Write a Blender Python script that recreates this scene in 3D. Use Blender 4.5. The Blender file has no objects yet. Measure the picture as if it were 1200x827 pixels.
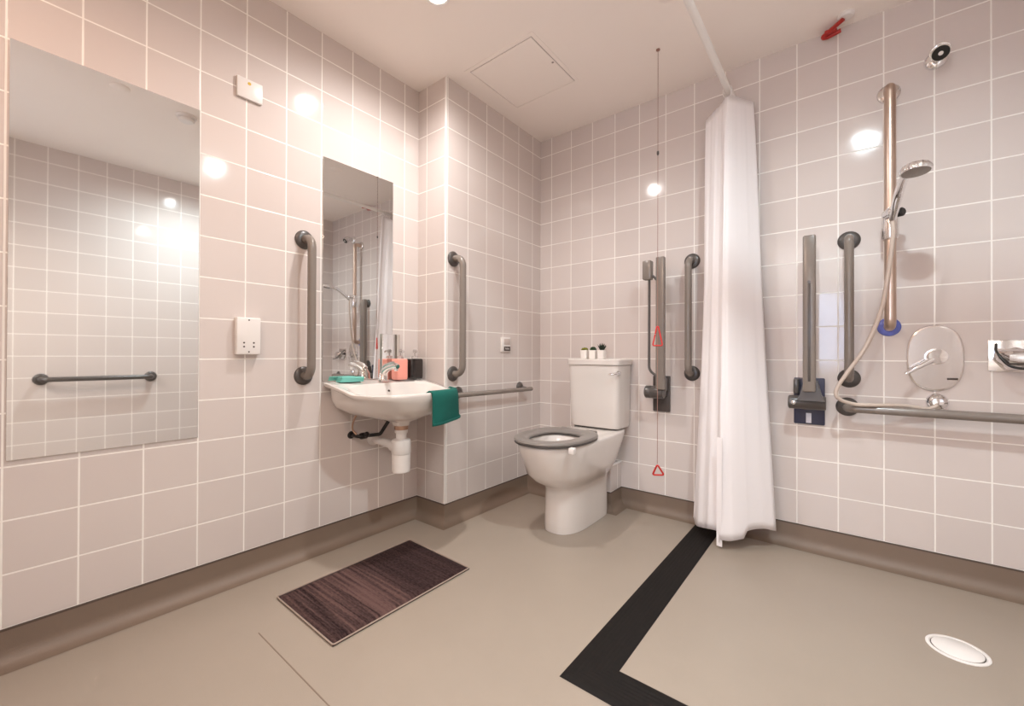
import bpy, bmesh, math, random
from mathutils import Vector, Matrix
from math import sin, cos, pi, radians, atan2, sqrt
random.seed(7)
COL = bpy.context.scene.collection
SC = bpy.context.scene
WLOC = {}          # world location of every root / part

# ------------------------------------------------------------------ materials
def lin(c):
    c = c / 255.0
    return c / 12.92 if c <= 0.04045 else ((c + 0.055) / 1.055) ** 2.4
def rgb(r, g, b): return (lin(r), lin(g), lin(b), 1.0)

def new_mat(name):
    m = bpy.data.materials.new(name); m.use_nodes = True
    nt = m.node_tree
    return m, nt, nt.nodes['Principled BSDF']

class NB:
    def __init__(s, nt): s.nt = nt
    def n(s, t, **kw):
        x = s.nt.nodes.new(t)
        for k, v in kw.items(): setattr(x, k, v)
        return x
    def l(s, a, b): s.nt.links.new(a, b)
    def math(s, op, a, b=None, c=None, clamp=False):
        x = s.n('ShaderNodeMath', operation=op); x.use_clamp = clamp
        for i, v in enumerate((a, b, c)):
            if v is None: continue
            if isinstance(v, (int, float)): x.inputs[i].default_value = v
            else: s.l(v, x.inputs[i])
        return x.outputs[0]
    def mix(s, f, a, b):
        x = s.n('ShaderNodeMix', data_type='RGBA')
        for i, v in ((0, f), (6, a), (7, b)):
            if isinstance(v, (tuple, list)) or isinstance(v, (int, float)): x.inputs[i].default_value = v
            else: s.l(v, x.inputs[i])
        return x.outputs[2]

def plain(name, col, rough=0.5, metal=0.0, noise=0.04, scale=30.0, bump=0.0, spec=0.5, coat=0.0):
    """procedural material: base colour with a gentle noise variation and optional fine bump"""
    m, nt, p = new_mat(name); b = NB(nt)
    tc = b.n('ShaderNodeTexCoord')
    nz = b.n('ShaderNodeTexNoise'); nz.inputs['Scale'].default_value = scale; nz.inputs['Detail'].default_value = 3
    b.l(tc.outputs['Object'], nz.inputs['Vector'])
    d = tuple(c * (1 - noise * 2) for c in col[:3]) + (1,)
    l_ = tuple(min(1, c * (1 + noise)) for c in col[:3]) + (1,)
    b.l(b.mix(nz.outputs[0], d, l_), p.inputs['Base Color'])
    p.inputs['Roughness'].default_value = rough; p.inputs['Metallic'].default_value = metal
    p.inputs['Specular IOR Level'].default_value = spec
    p.inputs['Coat Weight'].default_value = coat
    if bump:
        bp = b.n('ShaderNodeBump'); bp.inputs['Strength'].default_value = bump; bp.inputs['Distance'].default_value = 0.002
        b.l(nz.outputs[0], bp.inputs['Height']); b.l(bp.outputs[0], p.inputs['Normal'])
    return m

TILE = 0.15
def tile_mat(name, x0, y0, col=rgb(208, 199, 194), grout=rgb(244, 239, 233), z0=0.10):
    m, nt, p = new_mat(name); b = NB(nt)
    tc = b.n('ShaderNodeTexCoord'); sp = b.n('ShaderNodeSeparateXYZ'); b.l(tc.outputs['Object'], sp.inputs[0])
    ge = b.n('ShaderNodeNewGeometry'); sn = b.n('ShaderNodeSeparateXYZ'); b.l(ge.outputs['True Normal'], sn.inputs[0])
    side = b.math('GREATER_THAN', b.math('ABSOLUTE', sn.outputs[0]), 0.5)
    flat = b.math('GREATER_THAN', b.math('ABSOLUTE', sn.outputs[2]), 0.5)
    ux = b.math('DIVIDE', b.math('SUBTRACT', sp.outputs[0], x0), TILE)
    uy = b.math('DIVIDE', b.math('SUBTRACT', sp.outputs[1], y0), TILE)
    vz = b.math('DIVIDE', b.math('SUBTRACT', sp.outputs[2], z0), TILE)
    mx = b.n('ShaderNodeMix', data_type='FLOAT'); b.l(side, mx.inputs[0]); b.l(ux, mx.inputs[2]); b.l(uy, mx.inputs[3])
    my = b.n('ShaderNodeMix', data_type='FLOAT'); b.l(flat, my.inputs[0]); b.l(vz, my.inputs[2]); b.l(uy, my.inputs[3])
    u, v = mx.outputs[0], my.outputs[0]
    def edge(t):
        f = b.math('FRACT', t); return b.math('MINIMUM', f, b.math('SUBTRACT', 1.0, f))
    e = b.math('MINIMUM', edge(u), edge(v))
    mr = b.n('ShaderNodeMapRange', interpolation_type='SMOOTHSTEP')
    mr.inputs['From Min'].default_value = 0.010; mr.inputs['From Max'].default_value = 0.021
    b.l(e, mr.inputs['Value'])
    mask = mr.outputs[0]                                  # 1 on the tile, 0 in the joint
    cb = b.n('ShaderNodeCombineXYZ'); b.l(b.math('FLOOR', u), cb.inputs[0]); b.l(b.math('FLOOR', v), cb.inputs[1])
    wn = b.n('ShaderNodeTexWhiteNoise', noise_dimensions='3D'); b.l(cb.outputs[0], wn.inputs['Vector'])
    c2 = tuple(c * 0.955 for c in col[:3]) + (1,)
    tcol = b.mix(wn.outputs['Value'], c2, col)
    b.l(b.mix(mask, grout, tcol), p.inputs['Base Color'])
    rr = b.n('ShaderNodeMapRange'); rr.inputs['To Min'].default_value = 0.55; rr.inputs['To Max'].default_value = 0.085
    b.l(mask, rr.inputs['Value']); b.l(rr.outputs[0], p.inputs['Roughness'])
    nz = b.n('ShaderNodeTexNoise'); nz.inputs['Scale'].default_value = 9; nz.inputs['Detail'].default_value = 1
    b.l(tc.outputs['Object'], nz.inputs['Vector'])
    h = b.math('ADD', b.math('MULTIPLY', mask, 0.6), b.math('MULTIPLY', nz.outputs[0], 0.9))
    bp = b.n('ShaderNodeBump'); bp.inputs['Strength'].default_value = 0.5; bp.inputs['Distance'].default_value = 0.0015
    b.l(h, bp.inputs['Height']); b.l(bp.outputs[0], p.inputs['Normal'])
    return m

def vinyl_mat(name, col, rough=0.34):
    m, nt, p = new_mat(name); b = NB(nt)
    tc = b.n('ShaderNodeTexCoord')
    n1 = b.n('ShaderNodeTexNoise'); n1.inputs['Scale'].default_value = 2.3; n1.inputs['Detail'].default_value = 4
    n2 = b.n('ShaderNodeTexNoise'); n2.inputs['Scale'].default_value = 420; n2.inputs['Detail'].default_value = 2
    n3 = b.n('ShaderNodeTexNoise'); n3.inputs['Scale'].default_value = 14; n3.inputs['Detail'].default_value = 6
    for q in (n1, n2, n3): b.l(tc.outputs['Object'], q.inputs['Vector'])
    f = b.math('ADD', b.math('MULTIPLY', n1.outputs[0], 0.5), b.math('ADD', b.math('MULTIPLY', n2.outputs[0], 0.3), b.math('MULTIPLY', n3.outputs[0], 0.2)))
    d = tuple(c * 0.86 for c in col[:3]) + (1,); l_ = tuple(c * 1.12 for c in col[:3]) + (1,)
    b.l(b.mix(f, d, l_), p.inputs['Base Color'])
    # a few pale scuffs
    mr = b.n('ShaderNodeMapRange'); mr.inputs['To Min'].default_value = rough - 0.05; mr.inputs['To Max'].default_value = rough + 0.12
    b.l(n3.outputs[0], mr.inputs['Value']); b.l(mr.outputs[0], p.inputs['Roughness'])
    bp = b.n('ShaderNodeBump'); bp.inputs['Strength'].default_value = 0.25; bp.inputs['Distance'].default_value = 0.001
    b.l(n2.outputs[0], bp.inputs['Height']); b.l(bp.outputs[0], p.inputs['Normal'])
    return m

def metal_mat(name, col, rough, aniso=0.0, streak=0.0):
    m, nt, p = new_mat(name); b = NB(nt)
    tc = b.n('ShaderNodeTexCoord')
    mp = b.n('ShaderNodeMapping'); mp.inputs['Scale'].default_value = (60, 60, 4)
    nz = b.n('ShaderNodeTexNoise'); nz.inputs['Scale'].default_value = 8
    b.l(tc.outputs['Object'], mp.inputs[0]); b.l(mp.outputs[0], nz.inputs['Vector'])
    mr = b.n('ShaderNodeMapRange'); mr.inputs['To Min'].default_value = max(0.02, rough - streak); mr.inputs['To Max'].default_value = rough + streak
    b.l(nz.outputs[0], mr.inputs['Value']); b.l(mr.outputs[0], p.inputs['Roughness'])
    p.inputs['Base Color'].default_value = col; p.inputs['Metallic'].default_value = 1.0
    return m

def mat_rug():
    m, nt, p = new_mat('bath_mat_pile'); b = NB(nt)
    tc = b.n('ShaderNodeTexCoord'); sp = b.n('ShaderNodeSeparateXYZ'); b.l(tc.outputs['Object'], sp.inputs[0])
    y = sp.outputs[1]                                     # 0 .. 0.58 along the mat
    # stretched noise = bands running across the mat
    mp = b.n('ShaderNodeMapping'); mp.inputs['Scale'].default_value = (1.2, 46, 1)
    n1 = b.n('ShaderNodeTexNoise'); n1.inputs['Scale'].default_value = 1.6; n1.inputs['Detail'].default_value = 3
    b.l(tc.outputs['Object'], mp.inputs[0]); b.l(mp.outputs[0], n1.inputs['Vector'])
    mp2 = b.n('ShaderNodeMapping'); mp2.inputs['Scale'].default_value = (30, 75, 1)
    n2 = b.n('ShaderNodeTexNoise'); n2.inputs['Scale'].default_value = 2.5; n2.inputs['Detail'].default_value = 4
    b.l(tc.outputs['Object'], mp2.inputs[0]); b.l(mp2.outputs[0], n2.inputs['Vector'])
    band = b.n('ShaderNodeMapRange', interpolation_type='SMOOTHSTEP')
    band.inputs['From Min'].default_value = 0.26; band.inputs['From Max'].default_value = 0.36
    band.inputs['To Min'].default_value = 1; band.inputs['To Max'].default_value = 0.25
    b.l(y, band.inputs['Value'])
    peak = b.math('MULTIPLY', b.math('POWER', 2.718, b.math('MULTIPLY', b.math('POWER', b.math('DIVIDE', b.math('SUBTRACT', y, 0.21), 0.07), 2.0), -1.0)), 0.35)
    f = b.math('ADD', b.math('MULTIPLY', b.math('MULTIPLY', b.math('SUBTRACT', n1.outputs[0], 0.42), 3.2), band.outputs[0]), b.math('MULTIPLY', b.math('SUBTRACT', n2.outputs[0], 0.4), 1.1))
    f = b.math('ADD', f, peak, clamp=True)
    b.l(b.mix(f, rgb(38, 26, 27), rgb(98, 74, 70)), p.inputs['Base Color'])
    p.inputs['Roughness'].default_value = 0.9; p.inputs['Specular IOR Level'].default_value = 0.15
    bp = b.n('ShaderNodeBump'); bp.inputs['Strength'].default_value = 0.6; bp.inputs['Distance'].default_value = 0.004
    b.l(n2.outputs[0], bp.inputs['Height']); b.l(bp.outputs[0], p.inputs['Normal'])
    return m

def fabric_mat(name, col, rough=0.85, translucent=0.0, scale=500, bump=0.3):
    m, nt, p = new_mat(name); b = NB(nt)
    tc = b.n('ShaderNodeTexCoord')
    nz = b.n('ShaderNodeTexNoise'); nz.inputs['Scale'].default_value = scale; nz.inputs['Detail'].default_value = 2
    b.l(tc.outputs['Object'], nz.inputs['Vector'])
    vr_ = 0.97 if translucent else 0.88
    d = tuple(c * vr_ for c in col[:3]) + (1,); l_ = tuple(min(1, c * (2 - vr_) ** .5) for c in col[:3]) + (1,)
    cc = b.mix(nz.outputs[0], d, l_); b.l(cc, p.inputs['Base Color'])
    p.inputs['Roughness'].default_value = rough
    bp = b.n('ShaderNodeBump'); bp.inputs['Strength'].default_value = bump; bp.inputs['Distance'].default_value = 0.001
    b.l(nz.outputs[0], bp.inputs['Height']); b.l(bp.outputs[0], p.inputs['Normal'])
    if translucent:
        tr = b.n('ShaderNodeBsdfTranslucent'); b.l(cc, tr.inputs[0])
        ms = b.n('ShaderNodeMixShader'); ms.inputs[0].default_value = translucent
        out = nt.nodes['Material Output']
        b.l(p.outputs[0], ms.inputs[1]); b.l(tr.outputs[0], ms.inputs[2]); b.l(ms.outputs[0], out.inputs[0])
    return m

def emit_mat(name, col, strength):
    m, nt, p = new_mat(name)
    p.inputs['Base Color'].default_value = col
    p.inputs['Emission Color'].default_value = col; p.inputs['Emission Strength'].default_value = strength
    return m

def clear_mat(name, col):
    m, nt, p = new_mat(name)
    p.inputs['Base Color'].default_value = col; p.inputs['Roughness'].default_value = 0.08
    p.inputs['Transmission Weight'].default_value = 0.75; p.inputs['IOR'].default_value = 1.3
    return m

M = {}
TRY = 0.10
TC = rgb(213, 202, 197)
M['tile_left'] = tile_mat('tile_left', 0, 0.025, TC)
M['tile_back'] = tile_mat('tile_back', -0.027, 0.025, TC)
M['tile_duct'] = tile_mat('tile_duct', -1.615, 1.632, TC)
M['tile_right'] = tile_mat('tile_right', 0, TRY, TC)
M['ceiling'] = plain('ceiling_paint', rgb(250, 241, 234), 0.7, noise=0.01, scale=4, bump=0.03)
M['hatch'] = plain('hatch_paint', rgb(250, 241, 234), 0.6, noise=0.01, scale=4)
M['gap'] = plain('hatch_gap', rgb(150, 138, 132), 0.8)
M['vinyl'] = vinyl_mat('floor_vinyl', rgb(156, 143, 130))
M['cove'] = vinyl_mat('cove_vinyl', rgb(124, 106, 92), 0.48)
M['cap'] = plain('cove_cap', rgb(84, 70, 62), 0.4)
M['hallfloor'] = vinyl_mat('hall_floor', rgb(205, 196, 186))
M['hallwall'] = plain('hall_paint', rgb(225, 225, 228), 0.7)
M['white_plastic'] = plain('white_plastic', rgb(232, 226, 222), 0.28, noise=0.01)
M['trim_white'] = plain('trim_white', rgb(242, 238, 234), 0.3, noise=0.01)
M['ceramic'] = plain('ceramic', rgb(220, 212, 206), 0.09, noise=0.005, scale=6, coat=0.5)
M['seat'] = plain('seat_grey', rgb(128, 121, 116), 0.3, noise=0.02)
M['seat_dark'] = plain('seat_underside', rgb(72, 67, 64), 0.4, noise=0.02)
M['rail'] = plain('rail_grey', rgb(128, 118, 110), 0.22, noise=0.03, spec=0.7)
M['rail_dark'] = plain('rail_flange', rgb(80, 74, 71), 0.3, noise=0.03, spec=0.6)
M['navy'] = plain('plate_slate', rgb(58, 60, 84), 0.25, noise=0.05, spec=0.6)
M['plate_brown'] = plain('plate_brown', rgb(78, 69, 66), 0.3, noise=0.05, spec=0.5)
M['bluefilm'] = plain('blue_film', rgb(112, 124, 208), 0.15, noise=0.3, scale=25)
M['steel_warm'] = metal_mat('brushed_steel_warm', (0.62, 0.49, 0.41, 1), 0.3, streak=0.06)
M['chrome'] = metal_mat('chrome', (0.86, 0.86, 0.87, 1), 0.06, streak=0.02)
M['chrome_soft'] = metal_mat('chrome_soft', (0.80, 0.77, 0.75, 1), 0.16, streak=0.04)
M['mirror'] = metal_mat('mirror_glass', (0.80, 0.81, 0.80, 1), 0.02, streak=0.0)
M['mirror_edge'] = plain('mirror_edge', rgb(214, 212, 206), 0.2)
M['black'] = plain('black_plastic', rgb(22, 19, 18), 0.3, noise=0.05)
M['black_rubber'] = plain('black_rubber', rgb(30, 26, 25), 0.55, noise=0.25, scale=60, bump=0.3)
M['dust'] = plain('tape_dusty', rgb(22, 16, 13), 0.7, noise=0.4, scale=90, spec=0.25)
M['pink'] = plain('pink_plastic', rgb(240, 160, 145), 0.35, noise=0.01)
M['dark_bottle'] = plain('dark_glass_bottle', rgb(30, 24, 23), 0.15, noise=0.03, coat=0.4)
M['clear'] = clear_mat('clear_plastic', (0.86, 0.82, 0.8, 1))
M['teal'] = fabric_mat('teal_terry', rgb(4, 92, 82), 0.95, scale=380, bump=0.8)
M['teal_light'] = fabric_mat('teal_cloth', rgb(122, 200, 188), 0.9, scale=420, bump=0.5)
M['curtain'] = fabric_mat('shower_curtain', rgb(252, 247, 247), 0.6, translucent=0.18, scale=900, bump=0.05)
M['rug'] = mat_rug()
M['rug_edge'] = fabric_mat('bath_mat_hem', rgb(58, 46, 44), 0.9)
M['rug_pipe'] = fabric_mat('bath_mat_piping', rgb(158, 140, 128), 0.9)
M['red'] = plain('red_plastic', rgb(206, 44, 38), 0.3, noise=0.03)
M['red_dark'] = plain('red_dark_plastic', rgb(176, 34, 24), 0.35, noise=0.06)
M['cord'] = plain('pull_cord', rgb(150, 112, 100), 0.7)
M['hose'] = plain('shower_hose', rgb(200, 184, 172), 0.25, noise=0.04, scale=120)
M['copper'] = metal_mat('copper_pipe', (0.52, 0.34, 0.25, 1), 0.35)
M['screw'] = plain('screw_dark', rgb(70, 58, 52), 0.4)
M['yellow'] = plain('yellow_dot', rgb(214, 178, 60), 0.4)
M['grey_mark'] = plain('grey_marking', rgb(196, 182, 175), 0.5)
M['pot'] = plain('white_pot', rgb(240, 234, 228), 0.25, noise=0.01)
M['soil'] = plain('soil', rgb(60, 46, 36), 0.95, noise=0.3, scale=200)
M['moss'] = plain('moss_green', rgb(132, 136, 30), 0.8, noise=0.35, scale=240)
M['leaf_dark'] = plain('leaf_dark', rgb(40, 66, 34), 0.55, noise=0.3, scale=160)
M['leaf_black'] = plain('leaf_deep', rgb(28, 46, 30), 0.5, noise=0.3, scale=160)
M['water'] = clear_mat('bowl_water', (0.9, 0.93, 0.93, 1))
M['lamp'] = emit_mat('downlight_lens', (1, 0.87, 0.76, 1), 60.0)
M['daylight'] = emit_mat('window_daylight', (0.55, 0.70, 1.0, 1), 4.0)
M['label'] = plain('paper_label', rgb(226, 228, 240), 0.5)

# ------------------------------------------------------------------ mesh helpers
def nbm(): return bmesh.new()

def box(bm, x0, x1, y0, y1, z0, z1, bevel=0.0, seg=2):
    r = bmesh.ops.create_cube(bm, size=1.0)
    vs = r['verts']
    bmesh.ops.scale(bm, verts=vs, vec=(x1 - x0, y1 - y0, z1 - z0))
    bmesh.ops.translate(bm, verts=vs, vec=((x0 + x1) / 2, (y0 + y1) / 2, (z0 + z1) / 2))
    if bevel > 0:
        es = list({e for v in vs for e in v.link_edges})
        bmesh.ops.bevel(bm, geom=es, offset=bevel, segments=seg, affect='EDGES', profile=0.5)
    return bm

def fillet(pts, r, seg=8):
    pts = [Vector(p) for p in pts]
    out = [pts[0]]
    for i in range(1, len(pts) - 1):
        a, c, b_ = pts[i - 1], pts[i], pts[i + 1]
        d1, d2 = (a - c), (b_ - c)
        rr = r[i - 1] if isinstance(r, (list, tuple)) else r
        l1, l2 = d1.length, d2.length
        d1.normalize(); d2.normalize()
        ang = d1.angle(d2)
        t = min(rr / math.tan(ang / 2), l1 * 0.49 if i > 1 else l1 * 0.98, l2 * 0.49 if i < len(pts) - 2 else l2 * 0.98)
        R = t * math.tan(ang / 2)
        bis = (d1 + d2).normalized(); cen = c + bis * (R / sin(ang / 2))
        p1, p2 = c + d1 * t, c + d2 * t
        v1, v2 = p1 - cen, p2 - cen
        tot = v1.angle(v2); ax = v1.cross(v2).normalized()
        for k in range(seg + 1):
            out.append(cen + Matrix.Rotation(tot * k / seg, 3, ax) @ v1)
    out.append(pts[-1])
    return out

def catmull(pts, n=10):
    pts = [Vector(p) for p in pts]
    P = [pts[0] * 2 - pts[1]] + pts + [pts[-1] * 2 - pts[-2]]
    out = []
    for i in range(1, len(P) - 2):
        for k in range(n):
            t = k / n
            a, b_, c, d = P[i - 1], P[i], P[i + 1], P[i + 2]
            out.append(0.5 * ((2 * b_) + (c - a) * t + (2 * a - 5 * b_ + 4 * c - d) * t * t + (3 * b_ - a - 3 * c + d) * t ** 3))
    out.append(pts[-1])
    return out

def rings_skin(bm, rings, close=True, cap0=True, cap1=True):
    """rings: lists of Vectors, equal length -> skinned surface"""
    vr = [[bm.verts.new(p) for p in r] for r in rings]
    n = len(rings[0])
    for a, b_ in zip(vr[:-1], vr[1:]):
        for i in range(n if close else n - 1):
            j = (i + 1) % n
            try: bm.faces.new((a[i], a[j], b_[j], b_[i]))
            except ValueError: pass
    if cap0: bm.faces.new(list(reversed(vr[0])))
    if cap1: bm.faces.new(vr[-1])
    return vr

def tube(bm, pts, rad, n=14, sx=1.0, caps=True):
    """swept tube; rad may be a number or a per-point list"""
    pts = [Vector(p) for p in pts]
    m = len(pts)
    rads = rad if isinstance(rad, (list, tuple)) else [rad] * m
    tang = []
    for i in range(m):
        d = (pts[min(i + 1, m - 1)] - pts[max(i - 1, 0)])
        tang.append(d.normalized())
    up = Vector((0, 0, 1)) if abs(tang[0].z) < 0.9 else Vector((0, 1, 0))
    nrm = tang[0].cross(up).normalized()
    rings = []
    for i in range(m):
        if i:
            q = tang[i - 1].rotation_difference(tang[i]); nrm = (q @ nrm).normalized()
        bi = tang[i].cross(nrm).normalized()
        rings.append([pts[i] + (nrm * cos(2 * pi * k / n) * sx + bi * sin(2 * pi * k / n)) * rads[i] for k in range(n)])
    rings_skin(bm, rings, True, caps, caps)
    return bm

def lathe(bm, prof, origin, axis=(0, 0, 1), n=32):
    """prof: list of (radius, height along axis)"""
    ax = Vector(axis).normalized()
    a = ax.orthogonal().normalized(); c = ax.cross(a)
    o = Vector(origin)
    rings = [[o + ax * h + (a * cos(2 * pi * k / n) + c * sin(2 * pi * k / n)) * max(r, 1e-4) for k in range(n)] for r, h in prof]
    rings_skin(bm, rings)
    return bm

def prism(bm, outline, z0, z1, bevel=0.0, seg=2):
    vs0 = [bm.verts.new((x, y, z0)) for x, y in outline]
    f = bm.faces.new(vs0)
    r = bmesh.ops.extrude_face_region(bm, geom=[f])
    nv = [g for g in r['geom'] if isinstance(g, bmesh.types.BMVert)]
    bmesh.ops.translate(bm, verts=nv, vec=(0, 0, z1 - z0))
    if bevel:
        es = [e for e in bm.edges if all(abs(v.co.z - z1) < 1e-6 for v in e.verts) or all(abs(v.co.z - z0) < 1e-6 for v in e.verts)]
        bmesh.ops.bevel(bm, geom=es, offset=bevel, segments=seg, affect='EDGES', profile=0.5)
    return bm

def finish(bm, sharp=38):
    bmesh.ops.remove_doubles(bm, verts=bm.verts, dist=1e-6)
    bmesh.ops.recalc_face_normals(bm, faces=bm.faces)
    for f in bm.faces: f.smooth = True
    th = radians(sharp)
    for e in bm.edges:
        if len(e.link_faces) == 2:
            try:
                if e.calc_face_angle() > th: e.smooth = False
            except ValueError: pass

def obj(name, bm, mat, parent=None, origin=None, sharp=38, fin=True):
    """link ONE mesh object; geometry is given in world coordinates"""
    if fin: finish(bm, sharp)
    o_ = Vector(WLOC[parent.name]) if parent else Vector(origin or (0, 0, 0))
    bmesh.ops.translate(bm, verts=bm.verts, vec=-o_)
    me = bpy.data.meshes.new(name); bm.to_mesh(me); bm.free()
    for mm in (mat if isinstance(mat, (list, tuple)) else [mat]): me.materials.append(mm)
    o = bpy.data.objects.new(name, me); COL.objects.link(o)
    if parent: o.parent = parent
    else: o.location = o_
    WLOC[o.name] = tuple(o_)
    return o

def thing(name, label, cat, loc, group=None):
    o = bpy.data.objects.new(name, None); COL.objects.link(o)
    o.empty_display_size = 0.05; o.location = loc; WLOC[o.name] = tuple(loc)
    o['label'] = label; o['category'] = cat
    if group: o['group'] = group
    return o
def tag(o, label, cat, group=None):
    o['label'] = label; o['category'] = cat
    if group: o['group'] = group
    return o
def struct(name, bm, mat, **kw):
    o = obj(name, bm, mat, **kw); o['kind'] = 'structure'; return o
def recolor(o, fn, idx):
    for p in o.data.polygons:
        if fn(p.center + o.location): p.material_index = idx

# ------------------------------------------------------------------ room
XL, XD, XR = -1.835, -1.615, 0.70           # left wall, pipe boxing face, right wall
YB, YD, YBOX, YF = 2.326, 1.468, 2.185, -0.55
CZ = 2.31
XBOX, ZBOX = -1.033, 0.25

struct('floor', box(nbm(), XL - 0.1, XR + 0.1, YF - 0.12, YB + 0.1, -0.1, 0.0), M['vinyl'])
struct('ceiling', box(nbm(), XL - 0.1, XR + 0.1, YF - 0.12, YB + 0.1, CZ, CZ + 0.1), M['ceiling'])
struct('wall_left', box(nbm(), XL - 0.1, XL, YF - 0.12, YB + 0.1, 0, CZ), M['tile_left'])
struct('wall_back', box(nbm(), XL, XR, YB, YB + 0.1, 0, CZ), M['tile_back'])
struct('wall_boxing', box(nbm(), XL, XD, YD, YB, 0, CZ), M['tile_duct'])
struct('wall_ledge', box(nbm(), XD, XBOX, YBOX, YB, 0, ZBOX), M['tile_back'])
struct('wall_right', box(nbm(), XR, XR + 0.1, YF - 0.12, YB + 0.1, 0, CZ), M['tile_right'])
DX0, DX1, DZ = -0.62, 0.36, 2.10
bm = nbm()
box(bm, XL, DX0, YF - 0.12, YF, 0, CZ); box(bm, DX1, XR, YF - 0.12, YF, 0, CZ); box(bm, DX0, DX1, YF - 0.12, YF, DZ, CZ)
struct('wall_front', bm, M['tile_back'])
bm = nbm()                                    # door lining
box(bm, DX0 - 0.04, DX0 + 0.02, YF - 0.13, YF + 0.012, 0, DZ + 0.02); box(bm, DX1 - 0.02, DX1 + 0.04, YF - 0.13, YF + 0.012, 0, DZ + 0.02)
box(bm, DX0 - 0.04, DX1 + 0.04, YF - 0.13, YF + 0.012, DZ - 0.02, DZ + 0.04)
struct('trim_4', bm, M['trim_white'])
# the room beyond the doorway with a daylight window
HY, HX0, HX1 = -1.75, -1.3, 0.95
struct('floor_hall', box(nbm(), HX0, HX1, HY, YF - 0.12, -0.1, -0.001), M['hallfloor'])
struct('ceiling_hall', box(nbm(), HX0, HX1, HY, YF - 0.12, CZ, CZ + 0.1), M['hallwall'])
bm = nbm(); box(bm, HX0 - 0.1, HX0, HY, YF - 0.12, 0, CZ); box(bm, HX1, HX1 + 0.1, HY, YF - 0.12, 0, CZ)
WX0, WX1, WZ0, WZ1 = -0.42, 0.02, 0.74, 1.66
box(bm, HX0, WX0, HY - 0.1, HY, 0, CZ); box(bm, WX1, HX1, HY - 0.1, HY, 0, CZ)
box(bm, WX0, WX1, HY - 0.1, HY, 0, WZ0); box(bm, WX0, WX1, HY - 0.1, HY, WZ1, CZ)
struct('wall_hall', bm, M['hallwall'])
w = struct('window_1', box(nbm(), WX0, WX1, HY - 0.09, HY - 0.07, WZ0, WZ1), M['daylight'])
bm = nbm()
for a, b_, c, d in ((WX0, WX0 + .03, WZ0, WZ1), (WX1 - .03, WX1, WZ0, WZ1), (WX0, WX1, WZ0, WZ0 + .03), (WX0, WX1, WZ1 - .03, WZ1)):
    box(bm, a, b_, HY - 0.065, HY - 0.03, c, d)
obj('window_frame', bm, M['trim_white'], parent=w)

# coved vinyl skirting: one swept profile, mitred, one object per wall side
prof = [(0.0045, 0.1), (0.0045, 0.094), (0.004, 0.045)] + [(0.004 + 0.04 * (1 - cos(a)), 0.0425 - 0.041 * sin(a)) for a in [radians(x) for x in (15, 30, 45, 60, 75, 90)]]
prof = [(0.0, 0.1)] + prof + [(0.06, 0.0008)]
path = [(XL, YF), (XL, YD), (XD, YD), (XD, YBOX), (XBOX, YBOX), (XBOX, YB), (XR, YB), (XR, YF)]
names = ['baseboard_left', 'baseboard_return', 'baseboard_boxing', 'baseboard_ledge', 'baseboard_ledge_end', 'baseboard_back', 'baseboard_right']
def nrm2(a, b_):
    d = Vector((b_[0] - a[0], b_[1] - a[1])).normalized(); return Vector((d.y, -d.x))
rings = []
for i, p in enumerate(path):
    n1 = nrm2(path[i - 1], p) if i else None
    n2 = nrm2(p, path[i + 1]) if i < len(path) - 1 else None
    if n1 is None: off = n2
    elif n2 is None: off = n1
    else: off = (n1 + n2) / (1 + n1.dot(n2))
    rings.append([Vector((p[0] + off.x * d, p[1] + off.y * d, z)) for d, z in prof])
for i, nm in enumerate(names):
    bm = nbm(); vr = rings_skin(bm, [rings[i], rings[i + 1]], close=False, cap0=False, cap1=False)
    o = struct(nm, bm, [M['cove'], M['cap']])
    for p in o.data.polygons:
        if p.center.z > 0.096: p.material_index = 1
# corner bead on the pipe boxing, sheet-vinyl seam
bm = nbm(); box(bm, XD - 0.009, XD + 0.0015, YD - 0.0015, YD + 0.009, 0.1, CZ, 0.003, 2)
struct('trim_1', bm, M['trim_white'])
bm = nbm(); box(bm, -1.43, -0.66, 0.5285, 0.5315, 0.0, 0.0007)
struct('trim_2', bm, M['cove'])
bm = nbm(); box(bm, XD, XBOX + 0.0015, YBOX - 0.0015, YBOX + 0.008, ZBOX - 0.008, ZBOX + 0.0015, 0.002, 2)
box(bm, XBOX - 0.008, XBOX + 0.0015, YBOX - 0.0015, YB, ZBOX - 0.008, ZBOX + 0.0015, 0.002, 2)
struct('trim_3', bm, M['trim_white'])

# ------------------------------------------------------------------ ceiling things
def downlight(x, y, label):
    t = thing('ceiling_downlight', label, 'light', (x, y, CZ), 'ceiling downlights')
    bm = nbm(); lathe(bm, [(0.036, -0.001), (0.038, -0.004), (0.047, -0.006), (0.052, -0.004), (0.053, 0.0)], (x, y, CZ), n=40)
    obj('trim_ring', bm, M['trim_white'], t)
    bm = nbm(); lathe(bm, [(0.0, -0.0075), (0.02, -0.007), (0.0355, -0.0045), (0.0358, -0.001)], (x, y, CZ), n=40)
    obj('lens', bm, M['lamp'], t)
LA, LB = (-1.280, 1.112), (0.10, 1.06)
downlight(*LA, 'round recessed downlight glowing at the top edge of the photo, above the toilet side')
LC_FILL = (-0.90, -0.20)  # unseen extra downlight, added to brighten the front-left wall
downlight(*LC_FILL, 'added fill downlight by the doorway, unseen behind the camera')
downlight(*LB, 'round recessed downlight in the ceiling above the shower area')

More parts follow.
